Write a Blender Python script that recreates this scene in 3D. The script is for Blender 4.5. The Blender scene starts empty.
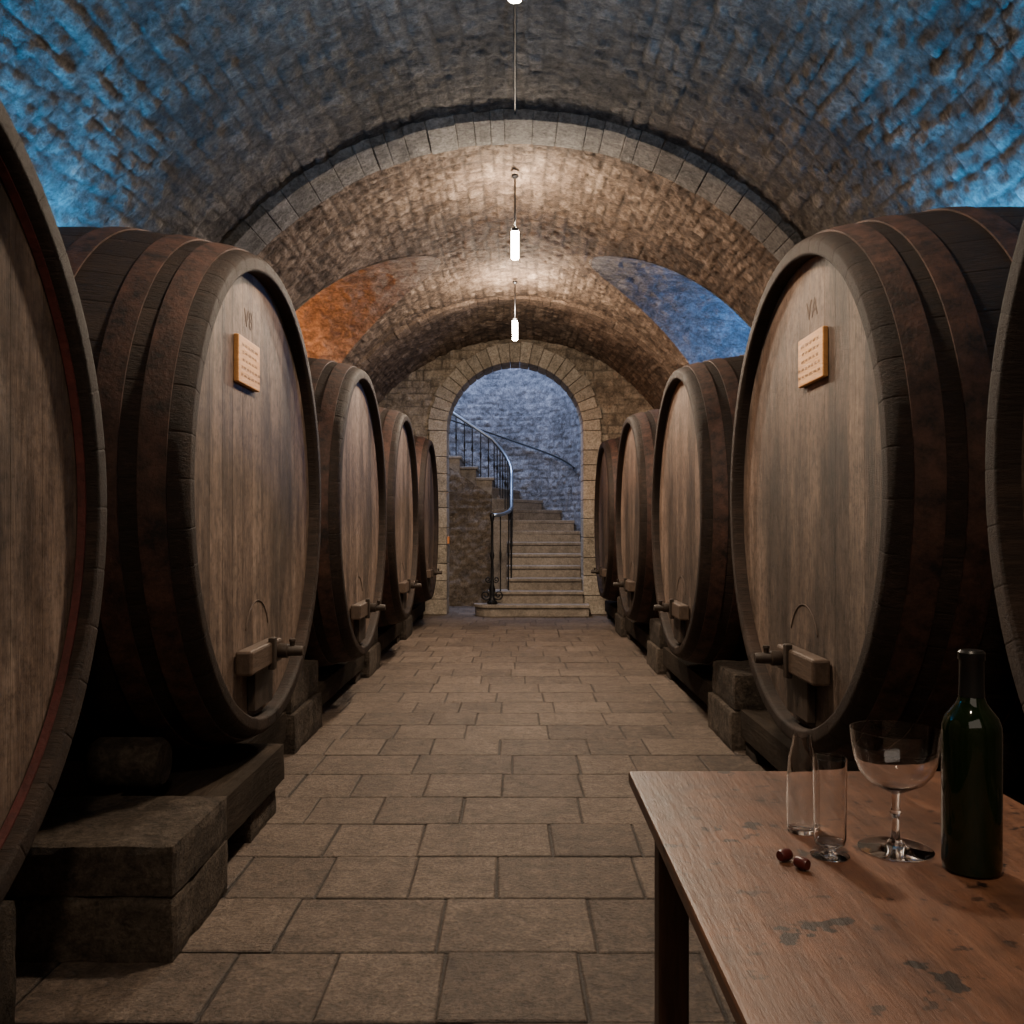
import bpy, bmesh, math, random
import numpy as np
from mathutils import Vector, Matrix
random.seed(7)
C = bpy.context.scene.collection
EYE = 1.2
F = 900.0

# ---------------------------------------------------------------- helpers
def link(o): C.objects.link(o); return o
def mesh_obj(name, verts, faces, mat=None, parent=None, smooth=False, col=None):
    me = bpy.data.meshes.new(name)
    me.from_pydata([tuple(v) for v in verts], [], [tuple(f) for f in faces])
    me.update()
    if smooth:
        me.polygons.foreach_set('use_smooth', [True]*len(me.polygons))
    if col is not None:
        a = me.attributes.new('Col', 'FLOAT_COLOR', 'POINT')
        a.data.foreach_set('color', np.asarray(col, dtype=np.float32).ravel())
    o = bpy.data.objects.new(name, me)
    if mat: me.materials.append(mat)
    link(o)
    if parent: o.parent = parent
    return o
def empty(name, loc, label, cat, group=None):
    e = bpy.data.objects.new(name, None); e.empty_display_size = .1
    e.location = loc; link(e)
    tag(e, label, cat, group); return e
def tag(o, label, cat, group=None):
    o['label'] = label; o['category'] = cat
    if group: o['group'] = group
def structure(o): o['kind'] = 'structure'; return o
def bevel(o, w=.008, seg=2, ang=30):
    m = o.modifiers.new('bevel', 'BEVEL'); m.width = w; m.segments = seg
    m.limit_method = 'ANGLE'; m.angle_limit = math.radians(ang)
def box(name, x0, x1, y0, y1, z0, z1, mat, parent=None, bv=.006, origin=None, jit=0):
    ox, oy, oz = origin if origin else (0, 0, 0)
    vs = []
    for z in (z0, z1):
        for x, y in ((x0, y0), (x1, y0), (x1, y1), (x0, y1)):
            vs.append((x-ox+random.uniform(-jit, jit), y-oy+random.uniform(-jit, jit), z-oz))
    fs = [(3, 2, 1, 0), (4, 5, 6, 7), (0, 1, 5, 4), (1, 2, 6, 5), (2, 3, 7, 6), (3, 0, 4, 7)]
    o = mesh_obj(name, vs, fs, mat, parent)
    if origin: o.location = origin
    if bv: bevel(o, bv)
    return o
def rough_box(name, x0, x1, y0, y1, z0, z1, mat, amp=.014, step=.026):
    """hewn block: subdivided box with chipped edges and uneven faces; flat bottom"""
    cx, cy = (x0+x1)/2, (y0+y1)/2
    bm = bmesh.new()
    nx = max(2, int((x1-x0)/step)); ny = max(2, int((y1-y0)/step)); nz = max(2, int((z1-z0)/step))
    cache = {}
    def v(i, j, k):
        key = (i, j, k)
        if key not in cache:
            cache[key] = bm.verts.new((x0+(x1-x0)*i/nx-cx, y0+(y1-y0)*j/ny-cy, (z1-z0)*k/nz))
        return cache[key]
    for i in range(nx):
        for j in range(ny):
            bm.faces.new((v(i, j, 0), v(i, j+1, 0), v(i+1, j+1, 0), v(i+1, j, 0)))
            bm.faces.new((v(i, j, nz), v(i+1, j, nz), v(i+1, j+1, nz), v(i, j+1, nz)))
    for i in range(nx):
        for k in range(nz):
            bm.faces.new((v(i, 0, k), v(i+1, 0, k), v(i+1, 0, k+1), v(i, 0, k+1)))
            bm.faces.new((v(i, ny, k), v(i, ny, k+1), v(i+1, ny, k+1), v(i+1, ny, k)))
    for j in range(ny):
        for k in range(nz):
            bm.faces.new((v(0, j, k), v(0, j, k+1), v(0, j+1, k+1), v(0, j+1, k)))
            bm.faces.new((v(nx, j, k), v(nx, j+1, k), v(nx, j+1, k+1), v(nx, j, k+1)))
    s = random.uniform(0, 50)
    ks = list(cache.keys()); Pn = np.array([cache[k].co[:] for k in ks])
    N1 = np.abs(fbm((Pn[:, 0]+Pn[:, 2]*.7)*11+s, (Pn[:, 1]-Pn[:, 2]*.6)*11+s, 1., 4)+.1)
    for key, n1 in zip(ks, N1):
        i, j, k = key; q = cache[key]
        ext = (i in (0, nx))+(j in (0, ny))+(k in (0, nz))
        d = Vector((-(i == nx)+(i == 0), -(j == ny)+(j == 0), -(k == nz)))
        q.co = q.co+d*(amp*(float(n1)*1.6+(.35 if ext > 1 else 0)))
    me = bpy.data.meshes.new(name); bm.to_mesh(me); bm.free()
    me.materials.append(mat)
    o = bpy.data.objects.new(name, me); o.location = (cx, cy, z0); link(o); return o
def lathe(name, prof, mat, parent=None, seg=48, loc=(0, 0, 0), axis='Z', smooth=True):
    vs = []; fs = []
    n = len(prof)
    for i in range(seg):
        a = 2*math.pi*i/seg
        for r, z in prof:
            if axis == 'Z': vs.append((r*math.cos(a)+loc[0], r*math.sin(a)+loc[1], z+loc[2]))
            else: vs.append((z+loc[0], r*math.cos(a)+loc[1], r*math.sin(a)+loc[2]))
    for i in range(seg):
        j = (i+1) % seg
        for k in range(n-1):
            fs.append((i*n+k, j*n+k, j*n+k+1, i*n+k+1))
    o = mesh_obj(name, vs, fs, mat, parent, smooth)
    bm = bmesh.new(); bm.from_mesh(o.data)
    bmesh.ops.remove_doubles(bm, verts=bm.verts, dist=1e-6)
    bmesh.ops.recalc_face_normals(bm, faces=bm.faces)
    if bm.calc_volume(signed=True) < 0: bmesh.ops.reverse_faces(bm, faces=bm.faces)
    if smooth:
        for e in bm.edges:
            if len(e.link_faces) == 2 and e.calc_face_angle(0) > math.radians(38): e.smooth = False
    bm.to_mesh(o.data); bm.free()
    return o
def tube(name, pts, r, mat, parent=None, res=8):
    vs = []; fs = []
    pts = [Vector(p) for p in pts]; n = len(pts)
    prev = None
    for i, p in enumerate(pts):
        t = (pts[min(i+1, n-1)]-pts[max(i-1, 0)]).normalized()
        if prev is None:
            up = Vector((0, 0, 1)) if abs(t.z) < .9 else Vector((1, 0, 0))
            nrm = t.cross(up).normalized()
        else:
            nrm = (prev - t*prev.dot(t)).normalized()
        prev = nrm; b = t.cross(nrm)
        for k in range(res):
            a = 2*math.pi*k/res
            vs.append(p+nrm*math.cos(a)*r+b*math.sin(a)*r)
    for i in range(n-1):
        for k in range(res):
            k2 = (k+1) % res
            fs.append((i*res+k, i*res+k2, (i+1)*res+k2, (i+1)*res+k))
    fs.append(tuple(range(res-1, -1, -1))); fs.append(tuple((n-1)*res+k for k in range(res)))
    return mesh_obj(name, vs, fs, mat, parent, True)

# numpy noise
def hsh(a, b, s=0.):
    x = np.sin(a*127.1+b*311.7+s*74.7)*43758.5453
    return x-np.floor(x)
def vn(x, y, s=0.):
    xi = np.floor(x); yi = np.floor(y); fx = x-xi; fy = y-yi
    fx = fx*fx*(3-2*fx); fy = fy*fy*(3-2*fy)
    a = hsh(xi, yi, s); b = hsh(xi+1, yi, s); c = hsh(xi, yi+1, s); d = hsh(xi+1, yi+1, s)
    return (a*(1-fx)+b*fx)*(1-fy)+(c*(1-fx)+d*fx)*fy
def fbm(x, y, s=0., o=4):
    r = 0; w = .5
    for i in range(o):
        r = r+w*(vn(x, y, s+i)-.5); x = x*2.03; y = y*2.03; w *= .5
    return r
def stone_field(u, v, bw, bh, mortar, warp=.05, seed=0.):
    uw = u+warp*2*fbm(u*1.7, v*1.7, seed, 3)+.028*fbm(u*9, v*9, seed+5, 2)
    vw = v+warp*1.6*fbm(u*1.3+9, v*1.3, seed+3, 3)+.025*fbm(u*9, v*9, seed+8, 2)
    vw = vw+bh*.35*np.sin(vw/bh*.9)
    row = np.floor(vw/bh); fv = vw/bh-row
    w = bw*(.55+1.0*hsh(row, 3., seed)); cc = uw/w+hsh(row, 7., seed)*5
    cc = cc+.36*np.sin(cc*2.3+row*1.7)
    col = np.floor(cc); fu = cc-col
    d = np.minimum(np.minimum(fu, 1-fu)*w, np.minimum(fv, 1-fv)*bh)
    d = d+.020*fbm(u*20, v*20, seed+11, 3)
    m = np.clip(d/mortar, 0, 1); m = m*m*(3-2*m)
    sm = np.clip((vn(u*2.3, v*2.3, seed+61)-.48)*4, 0, 1)
    m = m+(1-m)*sm*.5
    return m, hsh(row, col, seed+1), hsh(row, col, seed+2)

def stone_grid(name, u0, u1, v0, v1, step, mapf, bw, bh, amp, mortar, mat, sdf=None, snap=True, warp=.05, seed=0., rough=.02, pits=1., low=.05):
    nu = int(round((u1-u0)/step))+1; nv = int(round((v1-v0)/step))+1
    U, V = np.meshgrid(np.linspace(u0, u1, nu), np.linspace(v0, v1, nv), indexing='ij')
    U = U.ravel(); V = V.ravel()
    if sdf is not None:
        f = sdf(U, V); ins = f < 0
    idx = np.arange(nu*nv).reshape(nu, nv)
    q = np.stack([idx[:-1, :-1], idx[1:, :-1], idx[1:, 1:], idx[:-1, 1:]], -1).reshape(-1, 4)
    if sdf is not None:
        q = q[~np.all(ins[q], axis=1)]
        if snap:
            used = np.zeros(nu*nv, bool); used[q.ravel()] = True
            k = used & ins
            e = 1e-3
            for it in range(4):
                uu = U[k]; vv = V[k]; ff = sdf(uu, vv)
                gu = (sdf(uu+e, vv)-ff)/e; gv = (sdf(uu, vv+e)-ff)/e
                g2 = np.maximum(gu*gu+gv*gv, .05)
                U[k] = uu-ff*gu/g2; V[k] = vv-ff*gv/g2
    P, N = mapf(U, V)
    m, r1, r2 = stone_field(U, V, bw, bh, mortar, warp, seed)
    pit = np.clip(vn(U*26, V*26, seed+41)-.6, 0, 1)*np.clip(vn(U*4, V*4, seed+43)*1.8, 0, 1)
    h = amp*m*(.35+.65*r1)+rough*(fbm(U*17, V*17, seed+20, 3)*(.5+m))+rough*.4*fbm(U*4, V*4, seed+25, 2)+low*fbm(U*.9, V*.9, seed+30, 2)-rough*pits*pit
    if sdf is not None and snap:
        ff = np.abs(sdf(U, V)); h = h*np.clip(ff/.03, 0.3, 1)
    P = P+N*h[:, None]
    me = bpy.data.meshes.new(name)
    me.vertices.add(len(P)); me.vertices.foreach_set('co', P.astype(np.float32).ravel())
    me.loops.add(q.size); me.loops.foreach_set('vertex_index', q.ravel().astype(np.int32))
    me.polygons.add(len(q)); me.polygons.foreach_set('loop_start', np.arange(0, q.size, 4, dtype=np.int32))
    me.polygons.foreach_set('loop_total', np.full(len(q), 4, dtype=np.int32))
    me.polygons.foreach_set('use_smooth', np.ones(len(q), bool))
    me.update(calc_edges=True); me.validate()
    a = me.attributes.new('Col', 'FLOAT_COLOR', 'POINT')
    cc = np.stack([r1, m, r2, np.ones_like(m)], -1).astype(np.float32)
    a.data.foreach_set('color', cc.ravel())
    me.materials.append(mat)
    o = bpy.data.objects.new(name, me); link(o); structure(o)
    return o

# ---------------------------------------------------------------- materials
class NT:
    def __init__(s, name):
        s.m = bpy.data.materials.new(name); s.m.use_nodes = True
        s.t = s.m.node_tree; s.n = s.t.nodes; s.b = s.n['Principled BSDF']
    def new(s, typ, **kw):
        n = s.n.new(typ)
        for k, v in kw.items(): setattr(n, k, v)
        return n
    def l(s, a, b): s.t.links.new(a, b)
    def noise(s, vec, scale, detail=6, rough=.6, dist=0):
        n = s.new('ShaderNodeTexNoise'); n.inputs['Scale'].default_value = scale
        n.inputs['Detail'].default_value = detail; n.inputs['Roughness'].default_value = rough
        n.inputs['Distortion'].default_value = dist
        if vec: s.l(vec, n.inputs['Vector'])
        return n.outputs['Fac']
    def math(s, op, a, b=None, clamp=False):
        n = s.new('ShaderNodeMath', operation=op); n.use_clamp = clamp
        for i, x in enumerate((a, b)):
            if x is None: continue
            if isinstance(x, (int, float)): n.inputs[i].default_value = x
            else: s.l(x, n.inputs[i])
        return n.outputs[0]
    def ramp(s, fac, stops):
        n = s.new('ShaderNodeValToRGB'); e = n.color_ramp.elements
        e[0].position, e[0].color = stops[0][0], (*stops[0][1], 1)
        e[1].position, e[1].color = stops[-1][0], (*stops[-1][1], 1)
        for p, c in stops[1:-1]:
            x = e.new(p); x.color = (*c, 1)
        s.l(fac, n.inputs[0]); return n.outputs[0]
    def mix(s, fac, a, b, mode='MIX'):
        n = s.new('ShaderNodeMix', data_type='RGBA', blend_type=mode)
        for i, x in ((0, fac), (6, a), (7, b)):
            if isinstance(x, (int, float)): n.inputs[i].default_value = x
            elif isinstance(x, tuple): n.inputs[i].default_value = (*x, 1)
            else: s.l(x, n.inputs[i])
        return n.outputs[2]
    def bump(s, h, st, dist=.02, nrm=None):
        n = s.new('ShaderNodeBump'); n.inputs['Strength'].default_value = st; n.inputs['Distance'].default_value = dist
        s.l(h, n.inputs['Height'])
        if nrm: s.l(nrm, n.inputs['Normal'])
        return n.outputs[0]
    def obj(s, scale=(1, 1, 1), loc=(0, 0, 0)):
        tc = s.new('ShaderNodeTexCoord'); mp = s.new('ShaderNodeMapping'); mp.inputs['Scale'].default_value = scale
        mp.inputs['Location'].default_value = loc
        s.l(tc.outputs['Object'], mp.inputs['Vector']); return mp.outputs[0]
    def col(s):
        a = s.new('ShaderNodeAttribute', attribute_name='Col'); sp = s.new('ShaderNodeSeparateColor')
        s.l(a.outputs['Color'], sp.inputs[0]); return sp.outputs

def stone_mat(name, dark, mid, light, mortar=None, attr=True, rough=.85, bump=.6, sc=1., rv=.26, spk=.8, mk=1., spec=.3):
    t = NT(name); v = t.obj()
    n1 = t.noise(v, 1.6*sc, 8, .65); n2 = t.noise(v, 38*sc, 6, .75); n3 = t.noise(v, 9*sc, 8, .75, .4)
    if attr:
        c = t.col(); r = c[0]; g = c[1]
    else:
        oi = t.new('ShaderNodeObjectInfo'); r = oi.outputs['Random']; g = None
    f = t.math('ADD', t.math('MULTIPLY', r, rv), t.math('MULTIPLY', n1, .55))
    f = t.math('ADD', f, t.math('MULTIPLY', t.math('SUBTRACT', n3, .5), 1.1))
    base = t.ramp(f, [(.12, dark), (.40, mid), (.72, light)])
    if g is not None:
        gg = t.math('ADD', t.math('MULTIPLY', g, mk), 1-mk, True)
        base = t.mix(gg, mortar, base)
    sp = t.ramp(n2, [(.34, (.4, .4, .4)), (.5, (1, 1, 1)), (.64, (1.45, 1.45, 1.45))])
    base = t.mix(spk, base, sp, 'MULTIPLY')
    t.l(base, t.b.inputs['Base Color']); t.b.inputs['Roughness'].default_value = rough
    t.b.inputs['Specular IOR Level'].default_value = spec
    b = t.bump(n3, bump, .035); b = t.bump(n2, bump, .014, b)
    t.l(b, t.b.inputs['Normal'])
    return t.m

def wood_mat(name, c0, c1, c2, stretch, attr=True, rough=.55, bump=.35, spots=False, stain=0, va=.18, lo=.25, hi=.7, spec=.35):
    t = NT(name); v = t.obj(stretch); vo = t.obj()
    n1 = t.noise(v, 3, 8, .65, .6); n2 = t.noise(v, 14, 8, .75); n3 = t.noise(vo, 1.3, 5, .6)
    f = t.math('ADD', t.math('MULTIPLY', n1, .45), t.math('MULTIPLY', n2, .45))
    if attr:
        f = t.math('ADD', f, t.math('MULTIPLY', t.math('SUBTRACT', t.col()[0], .5), va))
    f = t.math('ADD', f, t.math('MULTIPLY', t.math('SUBTRACT', n3, .5), .5))
    base = t.ramp(f, [(lo, c0), (.47, c1), (hi, c2)])
    if stain:
        vs = t.obj((2.2, 2.2, .5)); ns = t.noise(vs, 1.6, 5, .65)
        k = t.ramp(ns, [(.44, (1, 1, 1)), (.60, (1-stain,)*3)])
        base = t.mix(1., base, k, 'MULTIPLY')
        nb = t.noise(vo, 26, 6, .75); k = t.ramp(nb, [(.36, (.5, .48, .47)), (.5, (1, 1, 1)), (.64, (1.3, 1.3, 1.3))])
        base = t.mix(.9, base, k, 'MULTIPLY')
    if spots:
        ns = t.noise(vo, 13., 4, .6); k = t.ramp(ns, [(.625, (1, 1, 1)), (.65, (.10, .09, .09))])
        base = t.mix(1., base, k, 'MULTIPLY')
        ns = t.noise(vo, 34, 4, .6); k = t.ramp(ns, [(.62, (1, 1, 1)), (.67, (.3, .28, .27))])
        base = t.mix(1., base, k, 'MULTIPLY')
        nl = t.noise(vo, 4.5, 10, .82, .5); k = t.ramp(nl, [(.36, (.42, .36, .33)), (.5, (.9, .88, .86)), (.63, (1.3, 1.24, 1.18))])
        base = t.mix(1., base, k, 'MULTIPLY')
    t.l(base, t.b.inputs['Base Color'])
    rr = t.math('ADD', rough-.12, t.math('MULTIPLY', n1, .25)); t.l(rr, t.b.inputs['Roughness'])
    t.b.inputs['Specular IOR Level'].default_value = spec
    b = t.bump(n2, bump, .008); t.l(b, t.b.inputs['Normal'])
    return t.m

def plain(name, c, rough=.5, metal=0, noise=.0, trans=0, ior=1.45, emit=None, es=0):
    t = NT(name)
    if noise:
        n = t.noise(t.obj(), 14, 8, .75)
        k = t.ramp(n, [(.36, tuple(x*(1-noise) for x in c)), (.64, tuple(x*(1+noise) for x in c))])
        t.l(k, t.b.inputs['Base Color']); t.l(t.bump(t.noise(t.obj(), 70, 5, .7), .6, .006), t.b.inputs['Normal'])
    else: t.b.inputs['Base Color'].default_value = (*c, 1)
    t.b.inputs['Roughness'].default_value = rough; t.b.inputs['Metallic'].default_value = metal
    t.b.inputs['Transmission Weight'].default_value = trans; t.b.inputs['IOR'].default_value = ior
    if emit:
        t.b.inputs['Emission Color'].default_value = (*emit, 1); t.b.inputs['Emission Strength'].default_value = es
    return t.m

M_vnear = stone_mat('vault_stone_grey', (.036, .031, .028), (.122, .108, .093), (.30, .268, .232), (.042, .037, .032), bump=1., rv=.18, mk=.8)
M_vfar = stone_mat('vault_stone_brown', (.040, .027, .019), (.15, .106, .076), (.37, .285, .215), (.046, .033, .025), bump=1., rv=.22, mk=.85)
M_wall = stone_mat('wall_stone', (.10, .078, .058), (.29, .235, .175), (.48, .41, .32), (.11, .09, .07), bump=.8, rv=.2)
M_well = stone_mat('stairwell_stone', (.07, .07, .078), (.21, .21, .23), (.40, .40, .43), (.09, .09, .10), bump=1., mk=.7, rv=.18)
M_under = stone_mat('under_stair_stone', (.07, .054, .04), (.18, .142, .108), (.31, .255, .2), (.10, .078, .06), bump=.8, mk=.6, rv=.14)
M_trim = stone_mat('dressed_stone', (.20, .17, .13), (.36, .31, .25), (.52, .46, .38), (.1, .1, .1), bump=.5, rv=.18)
M_rib = stone_mat('rib_stone', (.065, .061, .057), (.18, .172, .162), (.34, .325, .305), (.1, .1, .1), bump=1., rv=.14)
M_niche = stone_mat('niche_stone', (.07, .062, .055), (.26, .24, .21), (.48, .45, .40), (.13, .12, .105), bump=1., rv=.14, mk=.6)
M_floor = stone_mat('floor_slab_stone', (.060, .042, .031), (.160, .117, .088), (.30, .23, .178), (.040, .030, .024), rough=.5, bump=1., sc=2., rv=.18, spk=1., spec=.55)
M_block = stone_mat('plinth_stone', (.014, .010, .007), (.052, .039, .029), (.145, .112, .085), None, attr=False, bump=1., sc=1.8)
M_step = stone_mat('step_stone', (.12, .098, .077), (.23, .193, .156), (.35, .30, .25), None, attr=False, rough=.6, bump=.3, spk=.5)
M_head = wood_mat('oak_head', (.054, .035, .026), (.145, .101, .076), (.275, .204, .158), (9, 9, .7), stain=.62, va=.10, rough=.6, lo=.28, hi=.66, bump=.7)
M_stave = wood_mat('dark_oak_stave', (.006, .0042, .0034), (.019, .0122, .0092), (.054, .034, .025), (.8, 8, 8), rough=.62, va=.05, spec=.18, bump=.8)
M_tap = wood_mat('tap_wood', (.03, .019, .013), (.07, .046, .032), (.13, .088, .06), (6, .8, 6), attr=False)
M_dark = wood_mat('door_dark_wood', (.012, .008, .006), (.03, .02, .014), (.06, .04, .028), (4, 4, .6), attr=False)
M_beam = wood_mat('beam_dark', (.010, .0075, .0055), (.028, .021, .0155), (.066, .049, .037), (5, .6, 5), attr=False, rough=.9, bump=1., spec=.1)
M_plaque = wood_mat('plaque_pale_wood', (.32, .14, .04), (.54, .26, .08), (.68, .37, .14), (3, .6, 6), attr=False, rough=.5)
M_table = wood_mat('table_wood', (.030, .0125, .007), (.112, .049, .026), (.215, .108, .060), (5, .6, 5), attr=False, rough=.42, bump=.25, spots=True, spec=.45)
M_leg = wood_mat('table_leg_wood', (.02, .010, .007), (.07, .034, .021), (.13, .068, .042), (5, 5, .6), attr=False, rough=.5)
M_hoop = plain('rusty_hoop', (.036, .0155, .0100), .7, .15, .85)
M_red = plain('faded_red_paint', (.06, .011, .009), .7, 0, .4)
M_iron = plain('black_iron', (.02, .02, .022), .45, .7)
M_rail = plain('steel_rail', (.28, .32, .38), .35, .9)
M_ink = plain('carved_ink', (.03, .018, .012), .8)
M_faint = plain('faint_carving', (.075, .052, .04), .8)
M_glass = plain('clear_glass', (1, 1, 1), .0, 0, 0, 1., 1.45)
M_bottle = plain('green_bottle_glass', (.005, .012, .003), .06, 0, 0, .25, 1.5)
M_foil = plain('black_foil', (.012, .012, .012), .3, .3)
M_wax = plain('dark_red_wax', (.06, .010, .008), .35)
M_tube = plain('lamp_tube_glow', (1, 1, 1), .3, emit=(1, .86, .68), es=110)
M_sign = plain('orange_sign', (.75, .28, .08), .5)

# ---------------------------------------------------------------- vault
TH = math.radians(50)
HC = 1.4; XW = 2.75
def half_len(r): return r*TH+(XW-r*math.sin(TH))/math.cos(TH)
def prof(s, r):
    s = np.asarray(s, float); a = np.abs(s); sg = np.sign(s)
    th = np.minimum(a/r, TH); ex = np.maximum(a-r*TH, 0)
    x = r*np.sin(th)+ex*math.cos(TH); h = HC+r*np.cos(th)-ex*math.sin(TH)
    return sg*x, h, sg*np.sin(th), np.cos(th)
RIB1 = 5.75; RIB2 = 10.15; WEND = 12.5
def vmap(r):
    def f(u, v):
        x, h, nx, nz = prof(v, r)
        return np.stack([x, u, h], -1), np.stack([-nx, 0*u, -nz], -1)
    return f
R1v, R2v = 2.462, 2.43
LZ, LH, LR = 8.5, 2.60, 1.12
def lsdf(u, v):
    x, h, _, _ = prof(v, R2v)
    d = np.hypot(u-LZ, np.maximum(h-LH, 0))-LR
    return np.maximum(d, (LH-h))
hl = half_len(R1v)
stone_grid('ceiling', -1.6, RIB1+.05, -hl, hl, .0155, vmap(R1v), .20, .10, .011, .015, M_vnear, seed=1., rough=.020, warp=.085, pits=.6, low=.02)
hl = half_len(R2v)
stone_grid('ceiling_far', RIB1+.25, WEND+.05, -hl, hl, .018, vmap(R2v), .16, .085, .013, .015, M_vfar, sdf=lsdf, seed=4., rough=.028, warp=.065)

def prism(poly, y0, y1, vs, fs):
    b = len(vs); n = len(poly)
    for y in (y0, y1):
        for x, h in poly: vs.append((x, y, h))
    fs.append(tuple(b+i for i in range(n))); fs.append(tuple(b+n+i for i in range(n-1, -1, -1)))
    for i in range(n):
        j = (i+1) % n; fs.append((b+j, b+i, b+n+i, b+n+j))
def rib(name, rin, rout, y0, y1, w, mat, seed):
    random.seed(seed); vs = []; fs = []; cols = []
    L = half_len(rin); s = -L
    while s < L:
        ds = w*random.uniform(.6, 1.4); e = min(s+ds-.0015, L)
        p = []
        for k in (0, .5, 1):
            x, h, nx, nz = prof(s+(e-s)*k, rin); p.append((float(x), float(h), float(nx), float(nz)))
        d = rout-rin; j = random.uniform(-.006, .005)
        poly = [(x-nx*j, h-nz*j) for x, h, nx, nz in p]+[(x+nx*d, h+nz*d) for x, h, nx, nz in reversed(p)]
        n0 = len(vs); yo = random.uniform(-.006, .006)
        prism(poly, y0+yo, y1, vs, fs); c = random.random()
        cols += [(c, 1, c, 1)]*(len(vs)-n0); s += ds
    o = mesh_obj(name, vs, fs, mat, col=cols); bevel(o, .006, 2); structure(o); return o
rib('trim_1', 2.395, 2.52, RIB1-.03, RIB1+.34, .14, M_rib, 3)
rib('trim_2', 2.385, 2.47, RIB2, RIB2+.25, .14, M_vfar, 5)

def lunette(name, sgn, seed):
    na, nt = 130, 70; XE = 3.7
    hl_ = HC+R2v*math.cos(TH)
    I, K = np.meshgrid(np.arange(na+1), np.arange(nt+1), indexing='ij'); I = I.ravel(); K = K.ravel()
    a = math.pi*I/na; f = K/nt; h0 = LH+LR*np.sin(a)
    xv = np.where(h0 >= hl_, np.sqrt(np.maximum(R2v**2-(h0-HC)**2, 0)), R2v*math.sin(TH)+(hl_-h0)/math.sin(TH)*math.cos(TH))
    x = xv*(1-f)+XE*f
    uu = x; vv = a*LR+seed*7
    m, r1, r2 = stone_field(uu, vv, .2, .1, .02, .06, seed+50.)
    d = (.010*m*(.4+.6*r1)+.03*fbm(uu*12, vv*12, seed+60., 3))*np.clip(f*12, 0, 1)
    y = LZ-(LR-d)*np.cos(a); h = LH+(LR-d)*np.sin(a)-.25*f*np.sin(a)
    vs = list(zip(sgn*(x-.02*(K == 0)), y, h)); cols = list(zip(r1, m, r2, np.ones_like(m)))
    fs = []
    for i in range(na):
        for k in range(nt):
            q = (i*(nt+1)+k, (i+1)*(nt+1)+k, (i+1)*(nt+1)+k+1, i*(nt+1)+k+1)
            fs.append(q if sgn > 0 else q[::-1])
    b = len(vs); x0 = float(xv[0])
    vs += [(sgn*x0, LZ-LR, LH), (sgn*XE, LZ-LR, LH), (sgn*XE, LZ+LR, LH), (sgn*x0, LZ+LR, LH)]; cols += [(.5, 1, .5, 1)]*4
    fs.append((b, b+1, b+2, b+3))
    fs.append(tuple(i*(nt+1)+nt for i in range(na+1)))
    o = mesh_obj(name, vs, fs, M_niche, smooth=False, col=cols); structure(o); return o
lunette('window_1', -1, 1); lunette('window_2', 1, 2)

def planeX(X, n):
    return lambda u, v: (np.stack([0*u+X, u, v], -1), np.stack([0*u+n, 0*u, 0*u], -1))
def planeY(Y, n):
    return lambda u, v: (np.stack([u, 0*u+Y, v], -1), np.stack([0*u, 0*u+n, 0*u], -1))
stone_grid('wall_left', -1.6, WEND+.05, 0, 2.25, .06, planeX(-XW-.02, 1), .34, .17, .03, .03, M_wall, seed=2.)
stone_grid('wall_right', -1.6, WEND+.05, 0, 2.25, .06, planeX(XW+.02, -1), .34, .17, .03, .03, M_wall, seed=3.)
stone_grid('wall_front', -XW, XW, 0, 4.1, .06, planeY(-1.6, 1), .34, .17, .03, .03, M_wall, seed=6.)
OR, OS = .945, 2.55
def dsdf(u, v): return np.where(v > OS, np.hypot(u, v-OS), np.abs(u))-(OR+.12)
stone_grid('wall_back', -XW, XW, 0, 4.05, .020, planeY(WEND, -1), .24, .11, .02, .018, M_wall, sdf=dsdf, snap=True, seed=9., rough=.03)
vs = []; fs = []; cols = []; random.seed(11)
n = 23
for i in range(n):
    a0 = math.pi*i/n+.003; a1 = math.pi*(i+1)/n-.003; ro = OR+random.uniform(.24, .29)
    poly = [(-OR*math.cos(a0), OS+OR*math.sin(a0)), (-ro*math.cos(a0), OS+ro*math.sin(a0)), (-ro*math.cos(a1), OS+ro*math.sin(a1)), (-OR*math.cos(a1), OS+OR*math.sin(a1))]
    n0 = len(vs); prism(poly, WEND-.05-random.uniform(0, .01), WEND+.45, vs, fs); c = random.random(); cols += [(c, 1, c, 1)]*(len(vs)-n0)
for sg in (-1, 1):
    z = 0; k = 0
    while z < OS-.01:
        dz = min(random.uniform(.2, .28), OS-z)
        if OS-z-dz < .1: dz = OS-z
        w = .26 if k % 2 else .42
        w += random.uniform(-.03, .03)
        poly = [(sg*OR, z+.003), (sg*(OR+w), z+.003), (sg*(OR+w), z+dz-.004), (sg*OR, z+dz-.004)]
        n0 = len(vs); prism(poly, WEND-.05-random.uniform(0, .01), WEND+.45, vs, fs); c = random.random(); cols += [(c, 1, c, 1)]*(len(vs)-n0)
        z += dz; k += 1
o = mesh_obj('trim_3', vs, fs, M_trim, col=cols); bevel(o, .008); structure(o)

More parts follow.
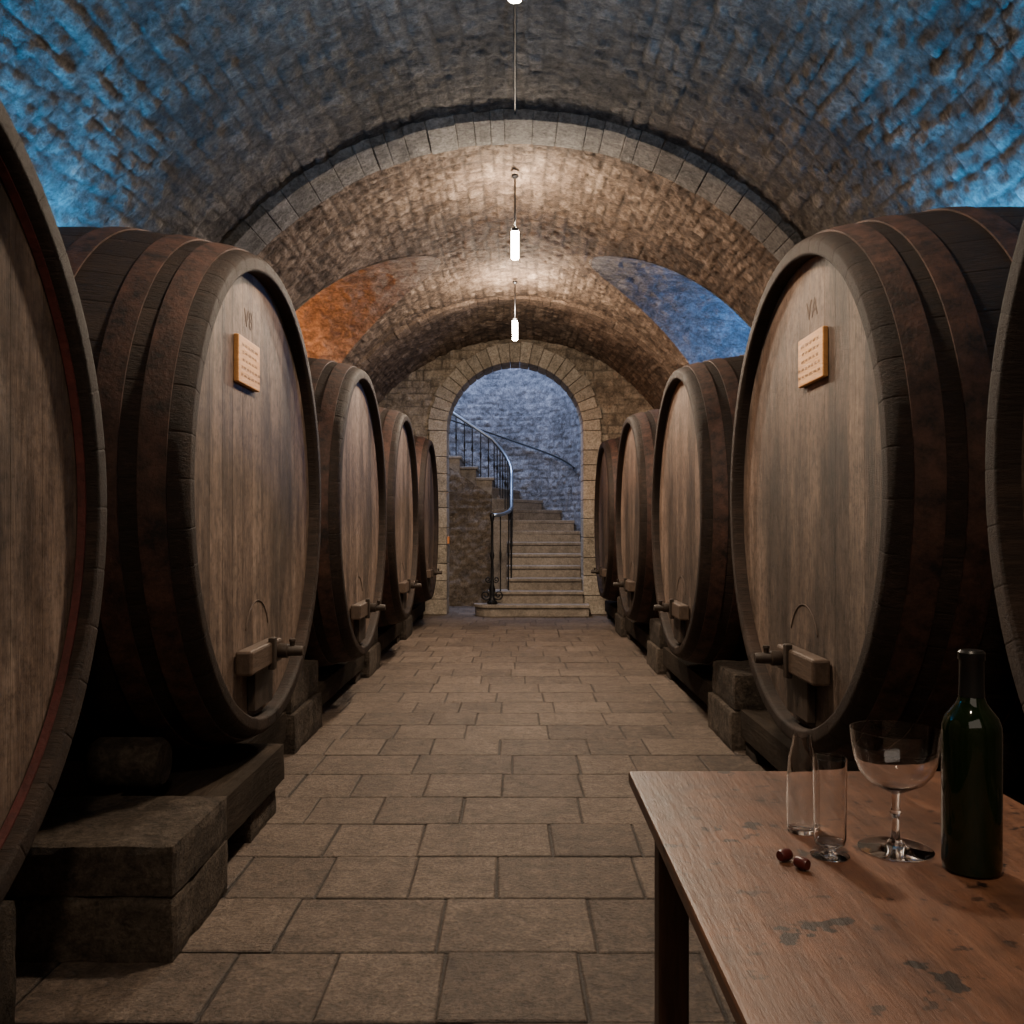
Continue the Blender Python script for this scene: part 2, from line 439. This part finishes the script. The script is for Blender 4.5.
# ---------------------------------------------------------------- stairwell shell
SC = (-.35, 13.6); RI, RO = .25, 1.335
YB = SC[1]+RO
def well(u, v):
    r = 1.36; L1 = .75; L2 = r*math.pi/2
    a = np.clip((u-L1)/r, 0, math.pi/2); ex = np.maximum(u-L1-L2, 0); pre = np.minimum(u-L1, 0)
    x = SC[0]+r*np.cos(a)-ex; y = SC[1]+r*np.sin(a)+pre
    return np.stack([x, y, v], -1), np.stack([-np.cos(a), -np.sin(a), 0*u], -1)
stone_grid('wall_stairwell', 0, .75+1.36*math.pi/2+3.4, 0, 5.4, .022, well, .22, .11, .018, .018, M_well, seed=13., rough=.030, warp=.05, low=.02)
structure(mesh_obj('ceiling_stairwell', [(-3.8, 12.9, 5.35), (1.6, 12.9, 5.35), (1.6, 16, 5.35), (-3.8, 16, 5.35)], [(0, 3, 2, 1)], M_well))
structure(mesh_obj('wall_stairwell_front', [(-3.8, 12.96, 3.6), (1.6, 12.96, 3.6), (1.6, 12.96, 5.4), (-3.8, 12.96, 5.4)], [(0, 1, 2, 3)], M_well))
structure(mesh_obj('wall_stairwell_left', [(-3.7, 12.96, 0), (-3.7, 15, 0), (-3.7, 15, 5.4), (-3.7, 12.96, 5.4)], [(0, 1, 2, 3)], M_well))
YU = SC[1]+RI
def usdf(u, v): return (1.70+np.maximum(SC[0]-u, 0)*.66)-v
stone_grid('wall_under_stair', -3.7, SC[0]+.12, 0, 4.1, .025, planeY(YU-.015, -1), .2, .1, .02, .022, M_under, sdf=usdf, seed=17., rough=.04)

# ---------------------------------------------------------------- floor
random.seed(21)
vs = []; fs = []; cols = []
def slab(x0, x1, y0, y1):
    g = .0026; i = .006; zt = random.uniform(-.003, .001); c = random.random(); b = len(vs)
    J = [(random.uniform(-.012, .012), random.uniform(-.008, .008)) for _ in range(4)]
    for ins, z in ((g, -.03), (g, zt-.004), (g+i, zt)):
        for (x, y), (jx, jy) in zip(((x0+ins, y0+ins), (x1-ins, y0+ins), (x1-ins, y1-ins), (x0+ins, y1-ins)), J):
            vs.append((x+jx*.3, y+jy*.3, z)); cols.append((c, .0 if z < -.01 else (.25 if ins == g else 1), c, 1))
    fs.append((b+8, b+9, b+10, b+11))
    for r in (0, 4):
        for k in range(4):
            k2 = (k+1) % 4; fs.append((b+r+k, b+r+k2, b+r+4+k2, b+r+4+k))
y = 2.57-.37*11
while y < 16:
    dy = .37+random.uniform(-.012, .012)
    xa, xb = (-2.8, 2.8) if y < WEND else (-3.8, 1.3)
    x = xa+random.uniform(-.3, 0)
    while x < xb:
        w = random.uniform(.27, .50); slab(x, x+w, y, y+dy); x += w
    y += dy
b = len(vs)
for x, y_ in ((-4.6, -1.7), (3, -1.7), (3, 16.2), (-4.6, 16.2)): vs.append((x, y_, -.008)); cols.append((.3, 0, 0, 1))
fs.append((b, b+1, b+2, b+3))
structure(mesh_obj('floor', vs, fs, M_floor, col=cols))

# ---------------------------------------------------------------- barrels
BR = .955; BL = 1.32; CZ = BR
NST = 44
def rad(d):
    t = (d-BL/2)/(BL/2); return 1.055-.10*abs(t)**2.0
def build_barrel(side, loc, label):
    random.seed(5+side)
    e = empty('wine_barrel', loc, label, 'barrel', 'large wine barrels lining the aisle')
    s = side
    RIM = .064
    path = [(BR-RIM, .085), (BR-RIM, .02), (BR-RIM+.002, .006), (BR-RIM+.008, .0005), (BR-RIM+.014, 0), (BR-.022, 0), (BR-.014, .001), (BR-.005, .008), (rad(.02)-.002, .02), (rad(.035), .035)]
    for k in range(1, 19): d = .035+(BL-.05)*k/18; path.append((rad(d), d))
    path += [(BR-.012, BL), (BR-.08, BL), (BR-.09, BL-.08), (.0, BL-.08)]
    vs = []; fs = []; cols = []; npth = len(path)
    sub = [(-.5, -.0018), (-.485, -.0003), (-.46, 0), (-.25, 0), (0, 0), (.25, 0), (.46, 0), (.485, -.0003)]
    A = []
    edges = [0]
    for i in range(NST): edges.append(edges[-1]+random.uniform(.75, 1.25))
    edges = [x/edges[-1]*2*math.pi for x in edges]
    cs = [random.random() for _ in range(NST)]
    for i in range(NST):
        m = (edges[i]+edges[i+1])/2; w = edges[i+1]-edges[i]
        for t, o in sub: A.append((m+w*t, o, cs[i] if o > -.0015 else -.8))
    for a, o, c in A:
        for (r, d) in path:
            rr = max(r+(o if r > BR-RIM+.02 else 0), 0)
            dd = d-(o*.8 if d < .01 else 0)
            vs.append((-s*dd, rr*math.cos(a), CZ+rr*math.sin(a))); cols.append((c, c, c, 1))
    na = len(A)
    for i in range(na):
        j = (i+1) % na
        for k in range(npth-1):
            q = (i*npth+k, j*npth+k, j*npth+k+1, i*npth+k+1)
            fs.append(q if s > 0 else q[::-1])
    mesh_obj('stave_body', vs, fs, M_stave, e, True, cols)
    for d in (.10, .235, .47, BL-.4, BL-.2):
        w = .08
        pr = [(rad(d-w/2)-.003, -s*(d-w/2)), (rad(d-w/2)+.006, -s*(d-w/2)), (rad(d)+.007, -s*d), (rad(d+w/2)+.006, -s*(d+w/2)), (rad(d+w/2)-.003, -s*(d+w/2))]
        lathe('hoop', pr, M_hoop, e, 128, (0, 0, CZ), 'X', smooth=True)
    vs = []; fs = []; cols = []; R = BR-RIM+.003
    y = -R; hx = -s*.055
    while y < R-.001:
        w = random.uniform(.11, .17); y1 = min(y+w, R)
        if R-y1 < .06: y1 = R
        c = random.random(); b = len(vs); N = 10
        a0, a1 = y+.0008, y1-.0008
        top = []
        for k in range(N+1):
            yy = a0+(a1-a0)*k/N; hh = math.sqrt(max(R*R-yy*yy, 0)); top.append((yy, hh))
        poly = top+[(yy, -hh) for yy, hh in reversed(top)]
        n = len(poly)
        for yy, hh in poly: vs.append((hx, yy, CZ+hh)); cols.append((c, c, c, 1))
        for yy, hh in poly: vs.append((hx-s*.02, yy, CZ+hh)); cols.append((c, c, c, 1))
        f = tuple(b+i for i in range(n)); fs.append(f if s < 0 else f[::-1])
        for i in range(n): fs.append((b+i, b+(i+1) % n, b+n+(i+1) % n, b+n+i))
        y = y1
    b = len(vs)
    for k in range(64): a = 2*math.pi*k/64; vs.append((hx-s*.012, R*math.cos(a), CZ+R*math.sin(a))); cols.append((0, 0, 0, 1))
    fs.append(tuple(range(b, b+64)))
    mesh_obj('head', vs, fs, M_head, e, False, cols)
    hx0 = -s*.054
    def bx(name, xa, xb, ya, yb, za, zb, mat, bv=.006):
        return box(name, min(s*xa, s*xb), max(s*xa, s*xb), ya, yb, za, zb, mat, e, bv)
    d = [(-.17, .10), (.10, .10), (.10, .27), (.075, .31), (.02, .335), (-.09, .335), (-.145, .31), (-.17, .27)]
    vs = [(hx0, a, b_) for a, b_ in d]+[(hx0+s*.03, a*.96-.001, b_) for a, b_ in d]
    n = len(d); fs = [tuple(range(n))[::-s], tuple(range(n, 2*n))[::s]]+[(i, (i+1) % n, n+(i+1) % n, n+i)[::s] for i in range(n)]
    o = mesh_obj('door', vs, fs, M_dark, e); bevel(o, .004)
    bx('crossbar', -.05, .016, -.34, .10, .268, .362, M_tap, .010)
    bx('bolt_plate', .0, .026, -.065, -.025, .25, .38, M_dark, .004)
    pr = [(0, .12), (.018, .12), (.021, .11), (.023, .06), (.030, .055), (.030, .02), (.024, .01), (.024, -.05), (0, -.05)]
    lathe('spigot', [(r, s*z) for r, z in pr], M_dark, e, 20, (0, .03, .315), 'X')
    lathe('tap_handle', [(0, .0), (.010, 0), (.011, .022), (.014, .025), (.013, .034), (0, .036)], M_dark, e, 16, (s*.075, .03, .33), 'Z')
    pts = [(hx0+s*.0005, -.03+.17*math.cos(a), .36+.17*math.sin(a)) for a in np.linspace(.12*math.pi, .88*math.pi, 24)]
    tube('carved_arc', pts, .002, M_faint, e, 6)
    return e
def copy_thing(src, loc, scale=1., label=None):
    n = src.copy(); link(n); n.location = loc; n.scale = (scale,)*3
    if label: n['label'] = label
    for ch in [c for c in bpy.data.objects if c.parent == src]:
        k = ch.copy(); k.parent = n; link(k)
    return n
def text_mesh(name, body, size, mat, parent, M):
    cu = bpy.data.curves.new(name, 'FONT'); cu.body = body; cu.size = size; cu.extrude = .0008; cu.align_x = 'CENTER'; cu.align_y = 'CENTER'
    t = bpy.data.objects.new('tmp', cu); link(t)
    me = bpy.data.meshes.new_from_object(t.evaluated_get(bpy.context.evaluated_depsgraph_get()))
    bpy.data.objects.remove(t); me.materials.clear(); me.materials.append(mat)
    me.transform(M); o = bpy.data.objects.new(name, me); link(o); o.parent = parent; return o

LX, RX = -1.0, 1.06
BOT = 1.33-BR
BLAB = 'huge dark oak wine barrel with hoops on stone supports'
Lz = [1.31, 3.71, 6.08, 8.42, 10.85]; Rz = [1.09, 3.50, 6.06, 8.59, 11.10]
bl = build_barrel(1, (LX, Lz[1], BOT), 'huge dark oak barrel with pale plaque on its head')
br = build_barrel(-1, (RX, Rz[1], BOT), 'huge dark oak barrel with plaque, beside the table')
L0 = copy_thing(bl, (LX, Lz[0], 1.25-.912), .955, 'huge dark oak barrel with faded red inner rim')
for z in Lz[2:]: copy_thing(bl, (LX, z, BOT-.03), 1., BLAB)
for i, z in enumerate(Rz):
    if i != 1: copy_thing(br, (RX, z, BOT-(.03 if i > 1 else 0)), 1., BLAB)
lathe('painted_ring', [(BR-.065, -.05), (BR-.065, -.030), (BR-.069, -.030), (BR-.069, -.05)], M_red, L0, 96, (0, 0, CZ), 'X', smooth=False)
def plaque(e, s, yc, zc):
    p = box('plaque', min(-s*.0545, -s*.034), max(-s*.0545, -s*.034), yc-.14, yc+.14, zc-.09, zc+.09, M_plaque, e, .004)
    random.seed(3)
    vs = []; fs = []
    for r in range(5):
        z = zc+.058-r*.029; L = random.uniform(.17, .23) if r else .2
        y = yc-L/2
        while y < yc+L/2:
            wl = random.uniform(.02, .04); npt = max(int(wl/.0025), 4)
            pts = [(y+wl*k/npt, z+.0075*math.sin(k*1.9+r)*random.uniform(.5, 1)) for k in range(npt+1)]
            for (a, b_), (c, d) in zip(pts, pts[1:]):
                q = len(vs); X = -s*.0333
                vs += [(X, a, b_-.0022), (X, c, d-.0022), (X, c, d+.0022), (X, a, b_+.0022)]; fs.append((q, q+1, q+2, q+3))
            y += wl+.012
    mesh_obj('handwriting', vs, fs, M_ink, e)
plaque(bl, 1, -.20, CZ+.51)
plaque(br, -1, -.16, CZ+.50)
def face_mat(s, y, z):
    if s > 0: return Matrix(((0, 0, 1, -.0545), (1, 0, 0, y), (0, 1, 0, z), (0, 0, 0, 1)))
    return Matrix(((0, 0, -1, .0545), (-1, 0, 0, y), (0, 1, 0, z), (0, 0, 0, 1)))
text_mesh('carved_mark', 'V8', .10, M_faint, bl, face_mat(1, -.15, CZ+.69))
text_mesh('carved_mark', 'VA', .10, M_faint, br, face_mat(-1, -.12, CZ+.69))

# ---------------------------------------------------------------- supports
random.seed(31)
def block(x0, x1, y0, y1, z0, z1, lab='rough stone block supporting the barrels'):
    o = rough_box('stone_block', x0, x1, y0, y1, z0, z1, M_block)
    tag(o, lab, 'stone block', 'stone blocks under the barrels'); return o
def beam(x0, x1, a, b, z0, z1):
    o = rough_box('support_beam', x0, x1, a, b, z0, z1, M_beam, .008, .04)
    tag(o, 'dark weathered beam carrying a wine barrel', 'beam', 'beams under the barrels')
def supports(side, zs):
    xs = side
    def X(a, b): return (min(xs*a, xs*b), max(xs*a, xs*b))
    for i, z in enumerate(zs):
        cz = 1.33 if i < 2 else 1.30
        if i == 1 and side < 0:
            x0, x1 = X(.94, 1.85); block(x0, x1, 2.48, 2.98, 0, .178, 'dark wide stone block at the base of a barrel')
            x0, x1 = X(.94, 1.84); block(x0, x1, 2.485, 2.97, .179, .325, 'dark wide stone block at the base of a barrel')
            x0, x1 = X(1.0, 1.55); block(x0, x1, 3.42, 3.80, 0, .13, 'dark low stone block under a beam')
            x0, x1 = X(.98, 1.36); beam(x0, x1, 3.01, 3.84, .132, .285)
            top = .325; nb = 3.86
        else:
            top = .41; na, nb = z-1.22, z-.62
            if side < 0 and i == 2: na = 4.76; nb = 5.45
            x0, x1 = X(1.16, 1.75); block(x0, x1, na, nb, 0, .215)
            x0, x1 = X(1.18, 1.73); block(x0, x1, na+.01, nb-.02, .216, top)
        nxt = (zs[i+1]-1.24) if i+1 < len(zs) else WEND-.42
        if side < 0 and i == 0: nxt = 1.78
        if side < 0 and i == 1: nxt = 4.74
        x0, x1 = X(1.20, 1.60); a, b = nb+.01, nxt-.01
        beam(x0, x1, a, b, .09, .235)
        x0, x1 = X(1.22, 1.58); block(x0, x1, b-.24, b-.02, 0, .089, 'low stone foot under a beam')
        rc = .085; hc = top+rc; dz = math.sqrt((1.055+rc)**2-(cz-hc)**2)+.006
        if i == 0: continue
        xc = 1.52
        if i == 1 and side < 0: xc = 1.30
        y = z-dz
        o = lathe('barrel_chock', [(0, -.12), (.07, -.12), (rc, -.10), (rc, .10), (.07, .12), (0, .12)], M_block, None, 24, (0, 0, 0), 'X')
        o.location = (xs*xc, y, top+rc); tag(o, 'rounded chock wedged under a barrel', 'chock', 'chocks under the barrels')
    if side < 0:
        block(-1.85, -1.2, 1.8, 2.18, 0, .31)
supports(-1, Lz); supports(1, Rz)

# ---------------------------------------------------------------- pendant lamps
def lamp(y, ztop, h1, en, dn, dy=.09):
    e = empty('pendant_lamp', (0, y, h1), 'glowing tube lamp hanging on a thin rod from the vault', 'lamp', 'pendant lamps along the vault')
    lathe('canopy', [(0, ztop-h1-.005), (.025, ztop-h1-.01), (.028, ztop-h1-.025), (.01, ztop-h1-.04), (0, ztop-h1-.04)], M_iron, e, 24)
    tube('rod', [(0, 0, .22), (0, 0, ztop-h1-.03)], .006, M_iron, e)
    lathe('socket', [(0, .202), (.027, .202), (.028, .206), (.028, .224), (.012, .23), (0, .23)], M_iron, e, 24)
    lathe('bulb', [(0, 0), (.024, .002), (.028, .008), (.028, .202), (0, .202)], M_tube, e, 24)
    L = bpy.data.lights.new('lamp_light', 'POINT'); L.energy = en; L.color = (1, .81, .62); L.shadow_soft_size = .07
    lo = bpy.data.objects.new('lamp_light', L); lo.location = (0, dy, .26); link(lo); lo.parent = e
    L = bpy.data.lights.new('lamp_down_fill', 'AREA'); L.shape = 'DISK'; L.size = .2; L.energy = dn; L.color = (1, .79, .58)  # added unseen disc below the bulb, brightens floor and barrels only
    lo = bpy.data.objects.new('lamp_down_fill', L); lo.location = (0, 0, -.02); link(lo); lo.parent = e
lamp(3.36, 3.84, 3.17, 36, 74); lamp(6.6, 3.80, 3.17, 95, 80, .10); lamp(9.45, 3.80, 3.17, 125, 80, -.10); lamp(.2, 3.84, 3.17, 10, 32)
tube('cable', [(.0, y, 3.83) for y in np.linspace(.1, 5.7, 40)], .007, M_iron)
tag(bpy.data.objects['cable'], 'thin dark cable running along the vault crown', 'cable')

# ---------------------------------------------------------------- staircase
st = empty('staircase', (0, 12.1, 0), 'winding stone staircase with iron railing behind the archway', 'staircase')
SH = .165
def step_poly(poly, z0, z1):
    vs = []; fs = []; n = len(poly)
    for z in (z0, z1):
        for x, y in poly: vs.append((x, y-12.1, z))
    fs.append(tuple(range(n))[::-1]); fs.append(tuple(range(n, 2*n)))
    for i in range(n): j = (i+1) % n; fs.append((i, j, n+j, n+i))
    return vs, fs
def add_step(poly, nose, k):
    h = (k+1)*SH
    v1, f1 = step_poly(poly, 0, h-.045); v2, f2 = step_poly(nose, h-.045, h)
    b = len(v1); o = mesh_obj('step', v1+v2, f1+[tuple(b+i for i in f) for f in f2], M_step, st); bevel(o, .01)
def rounded(xl, xr, yf, yb, r):
    p = [(xr, yf), (xr, yb), (xl, yb)]
    c = (xl+r, yf+r)
    p += [(c[0]-r*math.cos(a), c[1]-r*math.sin(a)) for a in np.linspace(0, math.pi/2, 10)]
    return p
XR = .94
add_step(rounded(-.55, 1.0, 12.13, 12.43, .27), rounded(-.57, 1.01, 12.10, 12.43, .29), 0)
add_step(rounded(-.36, XR, 12.38, 12.80, .18), rounded(-.38, XR, 12.35, 12.80, .20), 1)
for k in (2, 3, 4, 5):
    yf = 12.1+.25*k; xr = XR if k < 4 else .985
    add_step(rounded(-.10, xr, yf+.03, yf+.25, .02), rounded(-.12, xr, yf, yf+.26, .03), k)
def arcp(r, a): return (SC[0]+r*math.cos(a), SC[1]+r*math.sin(a))
DA = math.pi/2/5
for k in range(6, 11):
    a0 = (k-6)*DA; a1 = a0+DA
    mk = lambda b0, b1, ri: [arcp(ri, b0)]+[arcp(RO, b0+(b1-b0)*t/4) for t in range(5)]+[arcp(ri, b1)]
    add_step(mk(a0, a1, .02), mk(a0-.02, a1, .02), k)
for k in range(11, 23):
    x0 = SC[0]-(k-11)*.25
    add_step([(x0-.25, YU), (x0, YU), (x0, YB), (x0-.25, YB)], [(x0-.25, YU-.02), (x0+.03, YU-.02), (x0+.03, YB), (x0-.25, YB)], k)
def off(p): return (p[0], p[1]-12.1, p[2])
path = [(-.31, 12.24, 1.37), (-.24, 12.28, 1.375), (-.16, 12.38, 1.39), (-.08, 12.54, 1.43), (-.05, 12.75, 1.49), (-.05, 13.0, 1.63), (-.05, 13.25, 1.80), (-.05, 13.5, 1.96)]
for t in np.linspace(0, 1, 12):
    p = arcp(RI+.05, t*math.pi/2); path.append((p[0], p[1], 2.02+.55*t))
for t in np.linspace(.1, 2.8, 20): path.append((SC[0]-t, YU+.05, 2.57+t*.66))
rl = tube('railing', [off(p) for p in path], .026, M_rail, st, 10)
rl['label'] = 'curved steel handrail on black iron balusters'
def bal(x, y, z0, z1):
    lathe('baluster', [(0, 0), (.012, 0), (.009, .02), (.008, .4*(z1-z0)), (.016, .45*(z1-z0)), (.016, .5*(z1-z0)), (.008, .55*(z1-z0)), (.009, z1-z0), (0, z1-z0)], M_iron, rl, 10, off((x, y, z0)))
for (x, y, z0, z1) in ((-.20, 12.40, .33, 1.38), (-.09, 12.56, .33, 1.43), (-.055, 12.68, .495, 1.46), (-.05, 12.80, .495, 1.51), (-.05, 12.92, .66, 1.58), (-.05, 13.04, .66, 1.65), (-.05, 13.17, .825, 1.74), (-.05, 13.29, .825, 1.82), (-.05, 13.42, .99, 1.90), (-.05, 13.54, .99, 1.98)): bal(x, y, z0, z1)
for k in range(6, 11):
    for f in (.2, .7):
        a = (k-6+f)*DA; p = arcp(RI+.05, a); bal(p[0], p[1], (k+1)*SH, 2.02+.55*(k-6+f)/5)
for k in range(11, 21):
    for f in (.06, .18):
        t = (k-11)*.25+f; bal(SC[0]-t, YU+.05, (k+1)*SH, 2.57+t*.66)
lathe('newel_post', [(0, 0), (.07, 0), (.075, .03), (.04, .06), (.028, .12), (.045, .2), (.025, .27), (.018, .6), (.032, .66), (.018, .72), (.018, 1.12), (.03, 1.16), (.036, 1.2), (.02, 1.24), (0, 1.25)], M_iron, rl, 20, off((-.31, 12.24, .165)))
for sg in (-1, 1):
    pts = [(-.31+sg*(.085+.075*(1-.8*t)*math.cos(2.6+t*10)), .12, .29+.075*(1-.8*t)*math.sin(2.6+t*10)) for t in np.linspace(0, 1, 40)]
    tube('scroll', pts, .011, M_iron, rl, 6)
    pts = [(-.31+sg*(.055+.045*(1-.8*t)*math.cos(2.6+t*9)), .13, .50+.05*(1-.8*t)*math.sin(2.6+t*9)) for t in np.linspace(0, 1, 30)]
    tube('scroll', pts, .009, M_iron, rl, 6)
wp = []
for t in np.linspace(0, 1, 40):
    u = 1.0+t*3.0; P, N = well(np.array([u]), np.array([0.])); p = P[0]+N[0]*.08
    wp.append((p[0], p[1], 2.12+t*1.0))
wr = tube('wall_handrail', wp, .015, M_iron)
tag(wr, 'thin dark handrail fixed to the curved stairwell wall', 'handrail')
sg_ = box('wall_sign', -.945, -.925, 12.58, 12.78, .98, 1.08, M_sign, None, .003, (-.935, 12.68, .98)); tag(sg_, 'small orange sign on the arch jamb', 'sign')

# ---------------------------------------------------------------- table
tb = empty('table', (.52, 1.0, 0), 'worn brown wooden tasting table with dark stains', 'table')
def tbox(name, x0, x1, y0, y1, z0, z1, m, bv=.004):
    return box(name, x0-.52, x1-.52, y0-1.0, y1-1.0, z0, z1, m, tb, bv)
tbox('table_top', .21, .83, .25, 1.67, .725, .75, M_table, .005)
for x0, x1, y0, y1 in ((.235, .285, 1.47, 1.52), (.755, .805, 1.47, 1.52), (.235, .285, .3, .35), (.755, .805, .3, .35)): tbox('leg', x0, x1, y0, y1, 0, .725, M_leg)
tbox('apron', .25, .27, .35, 1.47, .65, .725, M_leg); tbox('apron', .775, .795, .35, 1.47, .65, .725, M_leg)
tbox('apron', .285, .755, 1.49, 1.51, .65, .725, M_leg); tbox('apron', .285, .755, .31, .33, .65, .725, M_leg)

bo = empty('wine_bottle', (.600, 1.183, .7505), 'dark green wine bottle with black foil neck', 'bottle')
lathe('bottle_body', [(0, .018), (.02, .012), (.031, .0), (.035, .003), (.0365, .012), (.0365, .180), (.0358, .191), (.032, .202), (.024, .212), (.018, .221), (.015, .230), (.0142, .24), (.0142, .285), (0, .285)], M_bottle, bo, 64)
lathe('foil_capsule', [(.0147, .228), (.0160, .229), (.0152, .245), (.0150, .275), (.0164, .277), (.0164, .286), (.014, .289), (0, .289)], M_foil, bo, 48)
gl = empty('wine_goblet', (.532, 1.258, .7505), 'clear wide-bowled stemmed wine glass', 'glass')
outer = [(0, 0), (.048, 0), (.050, .0015), (.03, .004), (.012, .008), (.006, .018), (.0048, .045), (.008, .052), (.0055, .059), (.0062, .079), (.020, .086), (.038, .096), (.049, .110), (.0555, .128), (.0588, .148), (.0605, .168)]
inner = [(.0596, .168), (.0578, .148), (.0544, .129), (.0478, .1115), (.0370, .0977), (.019, .088), (.0, .084)]
lathe('glass_body', outer+inner, M_glass, gl, 64)
g2 = empty('tasting_glass', (.432, 1.235, .7505), 'small clear slim footed tasting glass', 'glass')
lathe('glass_body', [(0, 0), (.025, 0), (.026, .0012), (.012, .003), (.008, .006), (.010, .011), (.0195, .017), (.0215, .026), (.0225, .135), (.0216, .135), (.0206, .028), (.0185, .021), (.012, .017), (0, .016)], M_glass, g2, 48)
g3 = empty('tasting_glass', (.426, 1.335, .7505), 'slim clear glass narrowing to its rim', 'glass')
lathe('glass_body', [(0, 0), (.0205, 0), (.0215, .002), (.0222, .05), (.0218, .085), (.0195, .110), (.0150, .128), (.0130, .142), (.0122, .142), (.0142, .127), (.0187, .109), (.0209, .084), (.0213, .05), (.0206, .008), (.018, .006), (0, .006)], M_glass, g3, 48)
for i, (x, y, rz) in enumerate(((.364, 1.215, .5), (.378, 1.185, 2.2))):
    o = lathe('bottle_stopper', [(0, -.009), (.0065, -.009), (.008, -.006), (.008, .006), (.0065, .009), (0, .009)], M_wax, None, 20, (0, 0, 0), 'X')
    o.location = (x, y, .7587); o.rotation_euler = (0, 0, rz); tag(o, 'small dark red wax stopper lying on the table', 'stopper', 'stoppers on the table')

# ---------------------------------------------------------------- lights
def area(name, loc, tgt, sx, sy, e, c, spread=180):
    L = bpy.data.lights.new(name, 'AREA'); L.shape = 'RECTANGLE'; L.size = sx; L.size_y = sy; L.energy = e; L.color = c
    L.spread = math.radians(spread)
    o = bpy.data.objects.new(name, L)
    d = (Vector(tgt)-Vector(loc)).normalized(); yax = Vector((0, 1, 0)); z = -d; x = yax.cross(z).normalized(); yv = z.cross(x)
    o.matrix_world = Matrix.Translation(loc) @ Matrix((x, yv, z)).transposed().to_4x4()
    link(o); return o
def point(name, loc, e, c, r=.08):
    L = bpy.data.lights.new(name, 'POINT'); L.energy = e; L.color = c; L.shadow_soft_size = r
    o = bpy.data.objects.new(name, L); o.location = loc; link(o)
BLUE = (.02, .42, 1.0)
area('blue_uplight', (-2.26, 3.5, 2.29), (-2.1, 3.5, 3.5), .2, 1.7, 85, BLUE, 125)
area('blue_uplight', (2.31, 3.2, 2.28), (2.13, 3.2, 3.5), .2, 2.2, 115, BLUE, 125)
point('niche_light', (-2.9, 8.5, 2.9), 150, (1, .30, .07))
point('niche_light', (2.9, 8.5, 2.9), 150, (.08, .34, 1))
area('stair_daylight', (-.8, 13.7, 5.2), (-.3, 14.3, 0), 1.6, 1.2, 210, (.50, .64, 1))
area('room_fill', (0, -1.2, 2.6), (0, 5, .7), 2.5, 1.5, 16, (1, .84, .70))

w = bpy.data.worlds.new('World'); bpy.context.scene.world = w; w.use_nodes = True
w.node_tree.nodes['Background'].inputs[0].default_value = (.5, .45, .4, 1); w.node_tree.nodes['Background'].inputs[1].default_value = .02

cam = bpy.data.cameras.new('Camera'); co = bpy.data.objects.new('Camera', cam); link(co)
co.location = (0, 0, EYE); co.rotation_euler = (math.pi/2, 0, 0)
cam.sensor_width = 36; cam.lens = F/1024*36; cam.shift_x = -3/1024; cam.shift_y = 16/1024; cam.clip_start = .02
bpy.context.scene.camera = co
